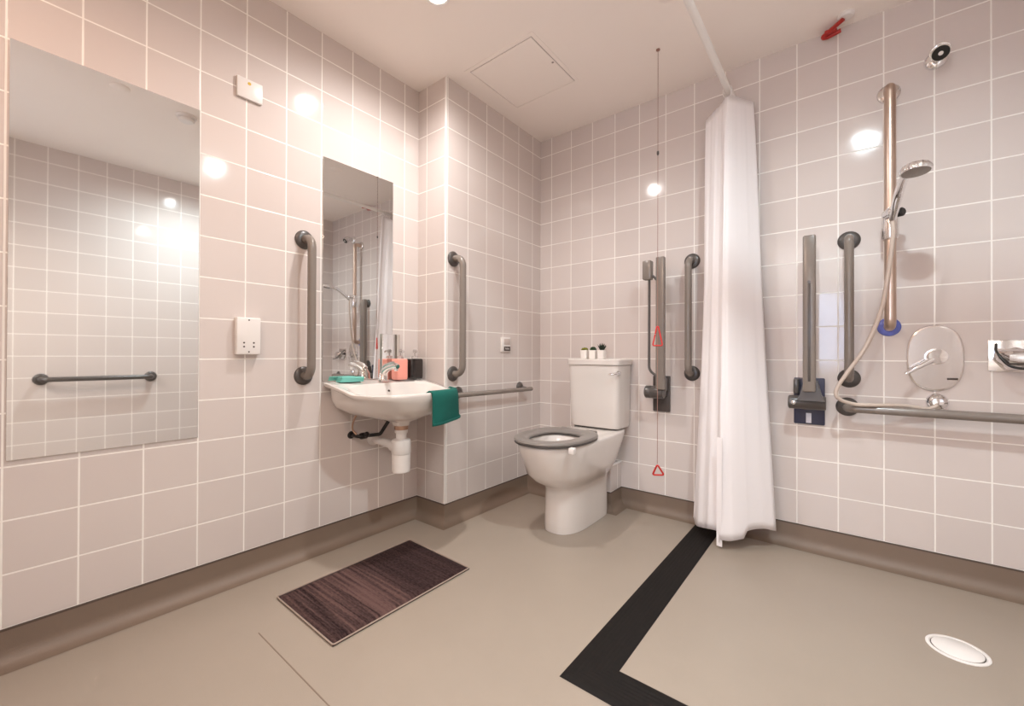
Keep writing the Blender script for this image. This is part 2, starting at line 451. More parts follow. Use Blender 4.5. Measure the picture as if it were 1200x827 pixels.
t = thing('access_hatch', 'square flush white access hatch in the ceiling beside the pipe boxing', 'hatch', (-1.312, 1.715, CZ))
hx0, hx1, hy0, hy1 = -1.515, -1.09, 1.50, 1.93
bm = nbm()
for a, b_, c, d in ((hx0, hx0 + .02, hy0, hy1), (hx1 - .02, hx1, hy0, hy1), (hx0 + .02, hx1 - .02, hy0, hy0 + .02), (hx0 + .02, hx1 - .02, hy1 - .02, hy1)):
    box(bm, a, b_, c, d, CZ - 0.003, CZ)
obj('frame', bm, M['hatch'], t)
obj('backing', box(nbm(), hx0 + .02, hx1 - .02, hy0 + .02, hy1 - .02, CZ - 0.0006, CZ), M['gap'], t)
pn = obj('panel', box(nbm(), hx0 + .0235, hx1 - .0235, hy0 + .0235, hy1 - .0235, CZ - 0.004, CZ - 0.0008), M['hatch'], t)
bm = nbm(); lathe(bm, [(0.0055, 0.0), (0.0055, -0.0015), (0.003, -0.002)], (-1.125, 1.72, CZ - 0.004), n=16)
obj('lock', bm, M['gap'], pn)

t = thing('smoke_detector', 'round white ceiling detector seen only in the large mirror', 'detector', (-0.53, 0.74, CZ))
bm = nbm(); lathe(bm, [(0.052, 0), (0.052, -0.008), (0.047, -0.014)], (-0.53, 0.74, CZ), n=36); obj('base', bm, M['white_plastic'], t)
bm = nbm(); lathe(bm, [(0.04, -0.014), (0.041, -0.026), (0.034, -0.034), (0.0, -0.036)], (-0.53, 0.74, CZ), n=36); obj('cap', bm, M['white_plastic'], t)
bm = nbm(); lathe(bm, [(0.036, -0.0), (0.036, -0.022)], (-0.53, 0.74, CZ - 0.001), n=36); obj('vent', bm, M['gap'], t)
for (x, y, lb) in ((-0.59, 0.434, 'flat white ceiling disc reflected near the top edge of the large mirror'), (-0.553, 1.68, 'flat white ceiling disc reflected near the top of the mirror over the basin')):
    bm = nbm(); lathe(bm, [(0.042, 0), (0.042, -0.003), (0.038, -0.006), (0.0, -0.007)], (x, y, CZ), n=36)
    tag(obj('ceiling_disc', bm, M['hatch'], origin=(x, y, CZ)), lb, 'cover plate', 'flat ceiling discs')

def tri_loop(bm, apex, w, h, r, tilt=0.0, rot=0.0, lean=0.0):
    """closed triangular pull handle hanging from apex"""
    a = Vector(apex)
    P = [Vector((0, 0, 0)), Vector((-w / 2, 0, -h)), Vector((w / 2, 0, -h))]
    R = Matrix.Rotation(rot, 3, 'Z') @ Matrix.Rotation(tilt, 3, 'X') @ Matrix.Rotation(lean, 3, 'Y')
    P = [a + R @ p for p in P]
    mid = (P[0] + P[1]) / 2
    tube(bm, fillet([mid, P[1], P[2], P[0], mid + (P[0] - P[1]) * 0.02], [0.006, 0.006, 0.004], 5), r, 10)

CX, CY = -0.6915, 1.96
t = thing('emergency_pull_cord', 'long emergency pull cord with red triangular handles hanging beside the toilet', 'pull cord', (CX, CY, CZ))
bm = nbm(); lathe(bm, [(0.009, 0), (0.009, -0.004), (0.004, -0.008), (0.0015, -0.009)], (CX, CY, CZ), n=20); obj('ceiling_rose', bm, M['cord'], t)
bm = nbm(); tube(bm, [(CX, CY, CZ - .004), (CX, CY, 1.5), (CX, CY, 0.362)], 0.0014, 8); obj('cord', bm, M['cord'], t)
bm = nbm(); lathe(bm, [(0.001, 0.012), (0.005, 0.008), (0.0055, -0.004), (0.001, -0.012)], (CX, CY, 1.82), n=14); obj('bead', bm, M['screw'], t)
bm = nbm(); tri_loop(bm, (CX, CY, 1.02), 0.044, 0.105, 0.0035, rot=0.35); obj('handle', bm, M['red'], t)
bm = nbm(); tri_loop(bm, (CX, CY, 0.358), 0.052, 0.056, 0.0042, rot=0.35, tilt=0.3, lean=-0.08); obj('handle', bm, M['red'], t)

px, py = -0.012, 2.262
t = thing('tied_pull_switch', 'red pull handle tucked up against the ceiling above the shower curtain side', 'pull switch', (px, py, CZ))
bm = nbm(); lathe(bm, [(0.03, 0), (0.03, -0.008), (0.024, -0.014), (0.0, -0.016)], (px + 0.012, py - 0.012, CZ), n=28); obj('switch_body', bm, M['white_plastic'], t)
bm = nbm()
tube(bm, fillet([(px + .004, py - .02, CZ - .02), (px - .03, py + .004, CZ - .026), (px - .075, py + .03, CZ - .036), (px - .05, py + .036, CZ - .038), (px - .005, py + .034, CZ - .03)], 0.012, 6), [0.005] * 2 + [0.008] * 14 + [0.012] * 10 if False else 0.0085, 10)
obj('handle', bm, M['red_dark'], t)
bm = nbm(); box(bm, px - .062, px - .018, py + .004, py + .03, CZ - .036, CZ - .022, .006); obj('grip', bm, M['red_dark'], t)

# ------------------------------------------------------------------ curtain rail and curtain
RX, RZ = -0.440, 2.137
t = thing('curtain_rail', 'white curtain rail running under the ceiling to the back wall', 'curtain rail', (RX, YB, RZ))
bm = nbm(); tube(bm, fillet([(RX, YB - 0.002, RZ), (RX, 1.2, RZ), (XR - .002, 1.2, RZ)], 0.15, 12), 0.0145, 18); obj('rail', bm, M['trim_white'], t)
for o_, ax in (((RX, YB, RZ), (0, -1, 0)), ((XR, 1.2, RZ), (-1, 0, 0))):
    bm = nbm(); lathe(bm, [(0.03, 0), (0.03, .006), (0.019, .012), (0.019, .03)], o_, ax, 24); obj('wall_socket', bm, M['white_plastic'], t)

def plan(pts, n): return catmull([Vector((x, y, 0)) for x, y in pts], n)
top = plan([(-.345, 2.275), (-.385, 2.225), (-.425, 2.180), (-.447, 2.172), (-.459, 2.196), (-.505, 2.215), (-.549, 2.235), (-.540, 2.262), (-.50, 2.274), (-.46, 2.266), (-.42, 2.287), (-.38, 2.302)], 8)
mid_ = plan([(-.310, 2.255), (-.360, 2.200), (-.415, 2.145), (-.447, 2.132), (-.461, 2.158), (-.508, 2.185), (-.552, 2.222), (-.540, 2.255), (-.51, 2.264), (-.46, 2.248), (-.42, 2.272), (-.37, 2.297)], 8)
bot = plan([(-.246, 2.205), (-.310, 2.145), (-.385, 2.075), (-.443, 2.052), (-.462, 2.080), (-.525, 2.115), (-.588, 2.180), (-.572, 2.225), (-.51, 2.232), (-.46, 2.207), (-.40, 2.237), (-.33, 2.262)], 8)
NV = 60
bm = nbm(); grid = []
m = len(top)
for j in range(NV + 1):
    tt = j / NV
    row = []
    for i in range(m):
        if tt < 0.4: p = top[i].lerp(mid_[i], (tt / 0.4) ** 0.8)
        else: p = mid_[i].lerp(bot[i], ((tt - 0.4) / 0.6) ** 1.15)
        s = i / (m - 1)
        k = i / 8.0                                     # control index
        ztop = 2.095 - 0.06 * max(0, (k - 4.0) / 2.2 if k < 6.2 else 1) * (1 if k < 7 else .6) - 0.012 * max(0, 1 - k / 2)
        zb = 0.055 + (0.03 if k < 1.6 else 0) - (0.022 if 3.0 < k < 4.0 else 0) + 0.012 * sin(k * 1.9) + (0.02 if k > 6 else 0)
        z = ztop + (zb - ztop) * tt
        wob = (0.0022 * sin(i * 0.9 + tt * 3.0) * (0.4 + tt) + 0.0012 * sin(i * 2.1 - tt * 5)) * (1 if k < 6.3 else 0.3)
        row.append(bm.verts.new((p.x + wob, p.y + wob * 0.8, z)))
    grid.append(row)
for j in range(NV):
    for i in range(m - 1): bm.faces.new((grid[j][i], grid[j][i + 1], grid[j + 1][i + 1], grid[j + 1][i]))
t = thing('shower_curtain', 'long white shower curtain gathered at the back wall end of its rail', 'curtain', (-0.44, 2.2, 0.03))
cs = obj('curtain_sheet', bm, M['curtain'], t, sharp=80)
sd = cs.modifiers.new('thickness', 'SOLIDIFY'); sd.thickness = 0.0012
bm = nbm()                                              # hem tail hanging below the front fold
vr = rings_skin(bm, [[Vector((-.458 + dx, 2.058 + dy, z)) for dx, dy in ((0, 0), (.022, -.004), (.024, -.001), (.002, .003))] for z in (.5, .2, .055, .02, .012)])
obj('hem_tail', bm, M['curtain'], t)
for yy in (2.185, 2.205, 2.225, 2.245, 2.265, 2.285):
    bm = nbm(); tube(bm, [(RX + 0.0195 * cos(a), yy, RZ - 0.012 + 0.0295 * sin(a)) for a in [2 * pi * k / 20 for k in range(21)]], 0.0026, 8, caps=False)
    obj('curtain_ring', bm, M['white_plastic'], t)

# ------------------------------------------------------------------ grab rails
def flange(bm, p, nrm, r=0.04):
    lathe(bm, [(r, 0.0), (r, 0.004), (r - 0.003, 0.008), (r - 0.012, 0.012), (0.019, 0.0135)], p, nrm, 32)
def grab_rail(name, label, a, b_, nrm, standoff=0.072, r=0.0172, mat='rail', fm='rail_dark', group=None, bend=0.045, fmats=None, fr=0.04):
    a, b_, n = Vector(a), Vector(b_), Vector(nrm)
    t = thing(name, label, 'grab rail', tuple(a), group)
    bm = nbm(); tube(bm, fillet([a + n * 0.004, a + n * standoff, b_ + n * standoff, b_ + n * 0.004], bend, 10), r, 20)
    obj('bar', bm, M[mat], t)
    for i, q in enumerate((a, b_)):
        bm = nbm(); flange(bm, q, n, fr); obj('flange', bm, M[(fmats or (fm, fm))[i]], t)
    return t
VG = 'vertical grab rails'
grab_rail('grab_rail', 'vertical grey grab rail on the left wall, left of the mirror over the basin', (XL, 0.850, 1.364), (XL, 0.850, 0.776), (1, 0, 0), group=VG)
grab_rail('grab_rail', 'vertical grey grab rail on the boxing, right of the basin above the teal towel', (XD, 1.523, 1.372), (XD, 1.523, 0.769), (1, 0, 0), group=VG)
grab_rail('grab_rail', 'vertical grey grab rail on the back wall just left of the shower curtain', (-0.637, YB, 1.369), (-0.637, YB, 0.775), (0, -1, 0), group=VG)
grab_rail('grab_rail', 'vertical grey grab rail between the folded shower rail and the steel riser', (0.010, YB, 1.369), (0.010, YB, 0.773), (0, -1, 0), bend=0.022, r=0.0165, group=VG)
grab_rail('grab_rail', 'long horizontal grey grab rail low across the shower wall', (0.004, YB, 0.650), (0.56, YB, 0.650), (0, -1, 0), bend=0.03, group='horizontal grab rails')
grab_rail('grab_rail', 'horizontal dark grab rail seen only as a reflection in the large mirror', (XR, 0.225, 0.688), (XR, 0.81, 0.688), (-1, 0, 0), bend=0.04, mat='rail_dark', group='horizontal grab rails')
# horizontal rail on the boxing: bar with an overhanging end on a post
t = thing('grab_rail', 'horizontal grey rail on the boxing between the basin towel and the toilet', 'grab rail', (XD, 1.56, 0.66), 'horizontal grab rails')
bm = nbm(); tube(bm, [(XD + .070, 1.475, .662), (XD + .070, 1.9, .659), (XD + .070, 2.128, .657), (XD + .070, 2.133, .657)], [0.0128, 0.0128, 0.0128, 0.011], 18); obj('bar', bm, M['rail'], t)
for y in (1.56, 2.098):
    bm = nbm(); flange(bm, (XD, y, .668), (1, 0, 0), 0.032); obj('flange', bm, M['rail_dark'], t)
    bm = nbm(); tube(bm, [(XD + .006, y, .664), (XD + .066, y, .659)], 0.011, 14); obj('post', bm, M['rail_dark'], t)

# ------------------------------------------------------------------ fold-up rails
t = thing('fold_up_rail', 'grey fold-up support rail beside the toilet with a roll holder loop', 'support rail', (-0.795, YB, 0.66), 'fold-up support rails')
obj('back_plate', box(nbm(), -.842, -.748, YB - .014, YB, .560, .757, .005), M['plate_brown'], t)
bm = nbm(); lathe(bm, [(0.030, 0), (.034, .004), (.0345, .03), (.033, .032), (.0345, .034), (.0345, .095), (.031, .1)], (-.855, YB - .085, .672), (1, 0, 0), 32)
box(bm, -.80, -.765, YB - .09, YB - .012, .645, .70, .006)
obj('hinge', bm, M['rail_dark'], t)
bm = nbm(); box(bm, -.781, -.737, YB - .145, YB - .112, .69, 1.385, .006, 3); a = obj('arm', bm, M['rail'], t)
bm = nbm(); box(bm, -.778, -.742, YB - .115, YB - .07, .68, .75, .006); obj('knuckle', bm, M['rail_dark'], t)
bm = nbm(); tube(bm, fillet([(-.757, YB - .128, 1.245), (-.812, YB - .150, 1.305), (-.812, YB - .150, .79), (-.765, YB - .135, .752)], [.012, .05], 8), 0.0068, 14); obj('roll_holder_loop', bm, M['rail_dark'], t)
bm = nbm(); box(bm, -.843, -.797, YB - .172, YB - .128, 1.268, 1.368, .006, 2); obj('holder_block', bm, M['rail'], t)

t = thing('fold_up_rail', 'grey fold-up support rail right of the shower curtain on a dark slate plate', 'support rail', (-0.13, YB, 0.66), 'fold-up support rails')
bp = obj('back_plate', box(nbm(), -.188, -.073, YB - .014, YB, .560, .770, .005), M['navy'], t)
bm = nbm(); box(bm, -.142, -.122, YB - .0155, YB - .0135, .567, .612, .0006); obj('label_sticker', bm, M['label'], t)
bm = nbm(); lathe(bm, [(.026, 0), (.030, .004), (.030, .132), (.027, .136)], (-.203, YB - .075, .664), (1, 0, 0), 32)
box(bm, -.19, -.08, YB - .075, YB - .012, .638, .69, .006)
obj('hinge', bm, M['rail_dark'], t)
bm = nbm(); box(bm, -.146, -.100, YB - .145, YB - .110, .715, 1.386, .007, 3); ar = obj('arm', bm, M['rail'], t)
bm = nbm(); box(bm, -.128, -.118, YB - .1465, YB - .1445, .76, 1.18, .0008); lathe(bm, [(.006, 0), (.006, .002)], (-.1235, YB - .1448, 1.185), (0, -1, 0), 14); obj('slot', bm, M['rail_dark'], ar)
bm = nbm(); rings_skin(bm, [[Vector((x, y, z)) for x, y in ((-.15 - e, YB - .125), (-.09 + e, YB - .125), (-.09 + e, YB - .065), (-.15 - e, YB - .065))] for z, e in ((.675, .02), (.70, .008), (.735, 0), (.76, -.006))]); obj('knuckle', bm, M['rail_dark'], t)
bm = nbm(); lathe(bm, [(.009, 0), (.009, .006), (.006, .008)], (-.182, YB - .104, .664), (0, -1, 0), 16); obj('pivot_pin', bm, M['chrome'], t)
bm = nbm(); box(bm, -.186, -.166, YB - .06, YB - .013, .70, .765, .004); obj('stop_block', bm, M['rail_dark'], t)

# ------------------------------------------------------------------ shower fittings
SX = 0.1385
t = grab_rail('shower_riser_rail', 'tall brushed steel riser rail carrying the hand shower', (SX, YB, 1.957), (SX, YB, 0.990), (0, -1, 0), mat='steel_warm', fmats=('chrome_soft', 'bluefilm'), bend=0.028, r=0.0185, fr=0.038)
t['category'] = 'rail'
by = YB - 0.072
t = thing('hand_shower', 'chrome hand shower with pale hose clipped to the steel riser', 'hand shower', (SX, by, 1.40))
bm = nbm(); rings_skin(bm, [[Vector((SX + r * cos(a), by + r * sin(a), z)) for a in [2 * pi * k / 32 for k in range(32)]] for r, z in ((.0192, 1.338), (.024, 1.336), (.0265, 1.342), (.0265, 1.445), (.024, 1.451), (.0192, 1.449), (.0192, 1.338))], True, False, False); obj('slider', bm, M['chrome_soft'], t)
bm = nbm(); tube(bm, [(SX - .012, by - .02, 1.43), (SX + .004, by - .05, 1.432)], .016, 16); lathe(bm, [(.016, 0), (.021, .004), (.021, .018), (.014, .03)], (SX + .002, by - .042, 1.425), (0.1, -.5, .86), 20); obj('bracket', bm, M['chrome'], t)
bm = nbm(); lathe(bm, [(.013, 0), (.017, .004), (.017, .018), (.012, .023)], (SX + .018, by - .035, 1.43), (.8, -.6, .0), 20); obj('knob', bm, M['black'], t)
H0, H1 = Vector((SX + .004, by - .052, 1.405)), Vector((0.162, 2.052, 1.497))
hd = [H0, H0.lerp(H1, .25) + Vector((0, 0, .008)), H0.lerp(H1, .6) + Vector((0, 0, .016)), H1 + Vector((0, 0, .008)), H1 + Vector((.01, -.035, .012))]
bm = nbm(); tube(bm, catmull(hd, 6), [.0115 + .003 * sin(k / 24 * pi) for k in range(25)], 16); obj('handle', bm, M['chrome'], t)
HC, HN = Vector((.188, 1.99, 1.512)), Vector((0.04, -.10, -.99)).normalized()
bm = nbm(); ax_ = HN.orthogonal().normalized(); ay_ = HN.cross(ax_)
rings_skin(bm, [[HC + HN * h + (ax_ * cos(a) + ay_ * sin(a)) * r * (1 + w * cos(18 * a)) for a in [2 * pi * k / 144 for k in range(144)]]
                for r, h, w in ((.0004, -.024, 0), (.018, -.022, 0), (.037, -.014, .0), (.0415, -.004, .035), (.0425, .004, .035), (.0415, .009, .01), (.039, .0095, 0))])
hd_ = obj('shower_head', bm, M['chrome'], t)
bm = nbm(); lathe(bm, [(.0385, .0085), (.037, .0115), (0, .013)], HC, HN, 36); obj('spray_face', bm, M['rail'], hd_)
hose = catmull([(SX + .004, by - .05, 1.405), (SX + .004, by - .054, 1.33), (SX - .008, by - .052, 1.20), (SX - .03, by - .05, 1.05), (SX - .075, by - .05, .91), (SX - .135, by - .052, .80), (SX - .168, by - .055, .735), (SX - .165, by - .052, .695), (SX - .115, by - .03, .672), (SX - .05, by - .018, .671), (SX + .04, by + .02, .672), (SX + .10, by + .035, .664), (.262, by + .04, .668), (.278, by + .042, .680)], 10)
bm = nbm(); tube(bm, hose, 0.0074, 12); obj('hose', bm, M['hose'], t)

bm = nbm(); lathe(bm, [(.034, 0), (.034, .004), (.028, .012), (.018, .018), (.016, .026), (.0, .028)], (.279, YB, .690), (0, -1, 0), 32)
tag(obj('hose_outlet', bm, M['chrome'], origin=(.279, YB, .690)), 'small round chrome hose outlet under the octagonal valve plate', 'water outlet')

t = thing('shower_valve', 'chrome shower valve with an octagonal rounded plate and short lever', 'shower valve', (.272, YB, .862))
ol = []
hw, hh, ch = .082, .131, .058
cs_ = [(-hw, -hh + ch), (-hw + ch * .8, -hh), (hw - ch * .8, -hh), (hw, -hh + ch), (hw, hh - ch), (hw - ch * .8, hh), (-hw + ch * .8, hh), (-hw, hh - ch)]
P_ = [Vector((x, z, 0)) for x, z in cs_]
mids = [(P_[i] + P_[(i + 1) % 8]) / 2 for i in range(8)]
for i in range(8):
    a_, c_, b2 = mids[i - 1], P_[i], mids[i]
    for k in range(6):
        s = k / 6; q = a_ * (1 - s) ** 2 + c_ * 2 * s * (1 - s) + b2 * s * s; ol.append(q)
bm = nbm()
rings_skin(bm, [[Vector((.272 + q.x * f, YB - d, .862 + q.y * f)) for q in ol] for d, f in ((0, 1), (.004, 1), (.008, .975), (.0095, .93))])
obj('cover_plate', bm, M['chrome_soft'], t, sharp=9)
bm = nbm(); lathe(bm, [(.031, .008), (.031, .03), (.028, .05), (.026, .055), (.0, .056)], (.276, YB, .868), (0, -1, 0), 32); obj('hub', bm, M['chrome'], t)
bm = nbm(); tube(bm, [(.262, YB - .045, .856), (.235, YB - .06, .838), (.19, YB - .075, .806), (.182, YB - .077, .80)], [.012, .0085, .007, .0055], 14); obj('lever', bm, M['chrome'], t)
bm = nbm(); box(bm, .305, .335, YB - .012, YB - .009, .778, .786, .001); obj('marking', bm, M['screw'], t)

t = thing('shower_spray_head', 'small fixed chrome shower head with a black ring, high on the back wall', 'shower head', (.277, YB, 2.035))
bm = nbm(); lathe(bm, [(.036, 0), (.036, .004), (.031, .012), (.02, .02)], (.277, YB, 2.035), (0, -1, 0), 32); obj('wall_rose', bm, M['chrome'], t)
bm = nbm(); tube(bm, catmull([(.277, YB - .01, 2.035), (.277, YB - .04, 2.038), (.278, YB - .065, 2.036), (.279, YB - .085, 2.022)], 6), [.017 + .0007 * k for k in range(19)], 18); obj('neck', bm, M['chrome'], t)
fn = Vector((0, -.75, -.66)).normalized(); fc = Vector((.279, YB - .083, 2.022))
bm = nbm(); lathe(bm, [(.022, -.012), (.027, 0), (.0275, .014), (.026, .017)], fc, fn, 32); obj('head_shell', bm, M['chrome'], t)
bm = nbm(); lathe(bm, [(.0255, .015), (.0245, .0195), (.0, .0205)], fc, fn, 32); nz_ = obj('spray_plate', bm, M['black'], t)
bm = nbm(); lathe(bm, [(.0075, .0195), (.007, .0225), (.0, .0235)], fc, fn, 16); obj('centre_cap', bm, M['white_plastic'], nz_)

t = thing('soap_dish', 'chrome curved soap dish on a square plate at the right edge of the photo', 'soap dish', (.478, YB, .87))
bm = nbm(); box(bm, .412, .545, YB - .006, YB, .815, .93, .0025); obj('wall_plate', bm, M['chrome_soft'], t)
bm = nbm()
R_ = []
for k in range(13):
    a = radians(-10 + k * 12.5)
    R_.append((YB - .012 - .062 * sin(a) * 1.0, .862 - .040 * cos(a)))
dish = []
for i in range(13):
    s = i / 12; xx = .425 + .11 * s; e = .5 + .5 * min(1, min(s, 1 - s) * 4)
    dish.append([Vector((xx, YB - .006 + (y - YB + .006) * e, .90 + (z - .90) * e)) for y, z in R_])
rings_skin(bm, dish, close=False, cap0=False, cap1=False)
o = obj('dish', bm, M['chrome'], t); sd = o.modifiers.new('thickness', 'SOLIDIFY'); sd.thickness = .004
bm = nbm(); tube(bm, catmull([(.432, YB - .008, .915), (.428, YB - .045, .885), (.45, YB - .073, .838), (.49, YB - .078, .826), (.54, YB - .076, .823)], 6), .0042, 12); obj('rim_bar', bm, M['black'], t)
bm = nbm(); lathe(bm, [(.018, 0), (.018, .01), (.012, .02), (0, .022)], (.478, YB - .005, .885), (0, -1, 0), 24); obj('knob', bm, M['chrome'], t)

# ------------------------------------------------------------------ left wall things
o = obj('wall_mirror', box(nbm(), XL + .0006, XL + .006, .031, .473, .567, 1.752, .0008, 1), [M['mirror'], M['mirror_edge']])
recolor(o, lambda c: c.x < XL + .0055, 1)
tag(o, 'large frameless mirror at the left edge of the photo', 'mirror', 'frameless wall mirrors')
o = obj('wall_mirror', box(nbm(), XL + .0006, XL + .006, .932, 1.300, .748, 1.757, .0008, 1), [M['mirror'], M['mirror_edge']])
recolor(o, lambda c: c.x < XL + .0055, 1)
tag(o, 'narrow tall frameless mirror above the basin', 'mirror', 'frameless wall mirrors')

t = thing('blank_plate', 'white square blank plate with a yellow dot, high on the left wall', 'wall plate', (XL, .632, 1.9))
obj('plate', box(nbm(), XL, XL + .012, .588, .678, 1.864, 1.942, .003), M['white_plastic'], t)
bm = nbm(); lathe(bm, [(.006, 0), (.006, .001), (0, .0012)], (XL + .012, .630, 1.925), (1, 0, 0), 16); obj('yellow_dot', bm, M['yellow'], t)

t = thing('shaver_socket', 'white shaver socket with small pin holes, left of the basin grab rail', 'socket', (XL, .629, .938))
pl_ = obj('plate', box(nbm(), XL, XL + .028, .587, .671, .866, 1.010, .004, 3), M['white_plastic'], t)
for y, z in ((.612, .912), (.612, .897), (.646, .912), (.646, .897)):
    bm = nbm(); lathe(bm, [(.0034, 0), (.0034, .0006)], (XL + .028, y, z), (1, 0, 0), 12); obj('pin_hole', bm, M['screw'], pl_)
for y, z in ((.629, 1.000), (.629, .877)):
    bm = nbm(); lathe(bm, [(.003, 0), (.0028, .0008), (0, .001)], (XL + .028, y, z), (1, 0, 0), 12); obj('screw', bm, M['screw'], pl_)

t = thing('flush_sensor_plate', 'small white wall sensor with a dark lower panel on the boxing', 'sensor', (XD, 1.95, .93))
obj('plate', box(nbm(), XD, XD + .014, 1.908, 1.992, .888, .976, .003), M['white_plastic'], t)
bm = nbm(); box(bm, XD + .0138, XD + .0152, 1.926, 1.984, .930, .966, .0006); obj('upper_panel', bm, M['grey_mark'], t)
bm = nbm(); box(bm, XD + .0138, XD + .0152, 1.926, 1.986, .893, .920, .0006); dp = obj('lower_panel', bm, M['screw'], t)
bm = nbm()
for k, (a, h) in enumerate(((0, .010), (.009, .007), (.018, .010), (.027, .007))): box(bm, XD + .0150, XD + .0158, 1.940 + a, 1.945 + a, .902, .902 + h)
obj('marking', bm, M['white_plastic'], dp)

# ------------------------------------------------------------------ basin
BYC = 1.195
def dloop(xb, xf, hw, yc=BYC, nf=3.0, nb=9.0, N=72):
    cx = xb + (xf - xb) * 0.45
    out = []
    for k in range(N):
        a = 2 * pi * k / N
        c, s = cos(a), sin(a)
        n = nf if c >= 0 else nb
        X = cx + (xf - cx if c >= 0 else cx - xb) * math.copysign(abs(c) ** (2 / n), c)
        Y = yc + hw * math.copysign(abs(s) ** (2 / n), s)
        out.append((X, Y))
    return out
def rimz(x):                                            # the back ledge stands higher than the front lip
    s = min(1, max(0, (x - (XL + .05)) / .22)); s = s * s * (3 - 2 * s)
    return .742 - .040 * s
t = thing('wash_basin', 'white wall-hung ceramic wash basin beneath the narrow mirror', 'basin', (XL, BYC, .56))
XB = XL + .001
R = []
def ring(xb, xf, hw, zf, **kw): R.append([Vector((x, y, zf(x))) for x, y in dloop(xb, xf, hw, **kw)])
ring(-1.648, -1.572, .038, lambda x: .543, nf=2, nb=2)
ring(-1.655, -1.565, .045, lambda x: .560, nf=2, nb=2)
ring(-1.73, -1.520, .11, lambda x: .578 , nf=2.2, nb=2.6)
ring(-1.80, -1.470, .185, lambda x: .600, nf=2.4, nb=4)
ring(-1.833, -1.440, .222, lambda x: .630, nf=2.6, nb=9)
ring(XB, -1.424, .238, lambda x: .662, nf=2.8)
ring(XB, -1.418, .245, lambda x: rimz(x) - .028)
ring(XB, -1.417, .256, lambda x: rimz(x) - .020, nb=24)
ring(XB, -1.416, .263, lambda x: rimz(x) - .012, nb=24)
ring(XB, -1.417, .263, lambda x: rimz(x) - .003, nb=24)
ring(XB + .002, -1.421, .259, lambda x: rimz(x), nb=24)
ring(XL + .115, -1.436, .236, lambda x: rimz(x) - .001, nb=5)
ring(XL + .122, -1.442, .229, lambda x: rimz(x) - .010, nb=5)
ring(XL + .135, -1.452, .215, lambda x: .665, nb=4)
ring(XL + .15, -1.475, .18, lambda x: .622, nb=3.5)
ring(XL + .17, -1.52, .11, lambda x: .600, nb=3)
ring(XL + .195, -1.585, .03, lambda x: .592, nf=2, nb=2)
bm = nbm(); rings_skin(bm, R); bs = obj('bowl', bm, M['ceramic'], t, sharp=50)
bm = nbm(); lathe(bm, [(.0, .001), (.006, .0012), (.0075, 0)], (XL + .1275, BYC + .0, .694), (1, 0, .12), 16); obj('overflow_hole', bm, M['screw'], t)
bm = nbm(); lathe(bm, [(.021, 0), (.021, .003), (.016, .004), (0, .005)], (-1.61, BYC, .5925), (0, 0, 1), 20); obj('plug_hole', bm, M['chrome'], t)

t = thing('basin_tap', 'short chrome basin tap leaning out over the bowl', 'tap', (-1.735, BYC, .741))
bm = nbm(); lathe(bm, [(.0, 0), (.026, 0), (.026, .006), (.0225, .010), (.021, .035), (.018, .04)], (-1.752, BYC, .7405), (0, 0, 1), 24); obj('base', bm, M['chrome_soft'], t)
bm = nbm(); tube(bm, catmull([(-1.752, BYC, .765), (-1.738, BYC, .790), (-1.70, BYC - .004, .806), (-1.642, BYC - .01, .816), (-1.622, BYC - .012, .812)], 6), [.020, .0198, .0195, .019, .0185, .018, .0175, .017, .0165, .016, .0155, .015, .015, .0145, .0145, .014, .014, .0135, .0135, .013, .0125, .012, .0115, .011, .010], 18); obj('spout', bm, M['chrome_soft'], t)
bm = nbm(); lathe(bm, [(.0095, 0), (.0095, .014), (.008, .016)], (-1.638, BYC - .010, .808), (.1, 0, -1), 16); obj('nozzle', bm, M['chrome'], t)
bm = nbm(); tube(bm, [(-1.752, BYC, .80), (-1.735, BYC, .815), (-1.69, BYC - .003, .828), (-1.66, BYC - .006, .832)], [.012, .010, .007, .005], 14); obj('lever', bm, M['chrome_soft'], t)

def rbox_rings(x0, x1, y0, y1, zs, n=5.0, N=40):
    cx, cy = (x0 + x1) / 2, (y0 + y1) / 2; hx, hy = (x1 - x0) / 2, (y1 - y0) / 2
    out = []
    for z, f in zs:
        r = []
        for k in range(N):
            a = 2 * pi * k / N; c, s = cos(a), sin(a)
            r.append(Vector((cx + hx * f * math.copysign(abs(c) ** (2 / n), c), cy + hy * f * math.copysign(abs(s) ** (2 / n), s), z)))
        out.append(r)
    return out
def dispenser(name_label, mat, y0, y1, group, n=5, x0=-1.800, x1=-1.742):
    zb = .7425
    t = thing('soap_dispenser', name_label, 'soap dispenser', ((x0 + x1) / 2, (y0 + y1) / 2, zb), group)
    bm = nbm(); rings_skin(bm, rbox_rings(x0, x1, y0, y1, [(zb, .90), (zb + .006, .97), (zb + .014, 1), (zb + .095, 1), (zb + .102, .96), (zb + .105, .86)], n)); obj('bottle', bm, mat, t)
    c = ((x0 + x1) / 2, (y0 + y1) / 2 + .004, zb + .105)
    bm = nbm(); lathe(bm, [(.016, -.001), (.016, .012), (.012, .015)], c, (0, 0, 1), 20); obj('collar', bm, M['clear'], t)
    bm = nbm(); tube(bm, [(c[0], c[1], c[2] + .012), (c[0], c[1], c[2] + .032)], .0045, 12); pm = obj('stem', bm, M['clear'], t)
    bm = nbm(); lathe(bm, [(.010, .030), (.011, .042), (.007, .048)], c, (0, 0, 1), 18); tube(bm, [(c[0], c[1], c[2] + .040), (c[0] + .03, c[1] - .004, c[2] + .039), (c[0] + .036, c[1] - .005, c[2] + .034)], [.006, .0045, .004], 12); obj('pump_head', bm, M['clear'], t)
GD = 'soap dispensers on the basin'
dispenser('pink soap dispenser with a clear pump on the back of the basin', M['pink'], 1.271, 1.334, GD, 9)
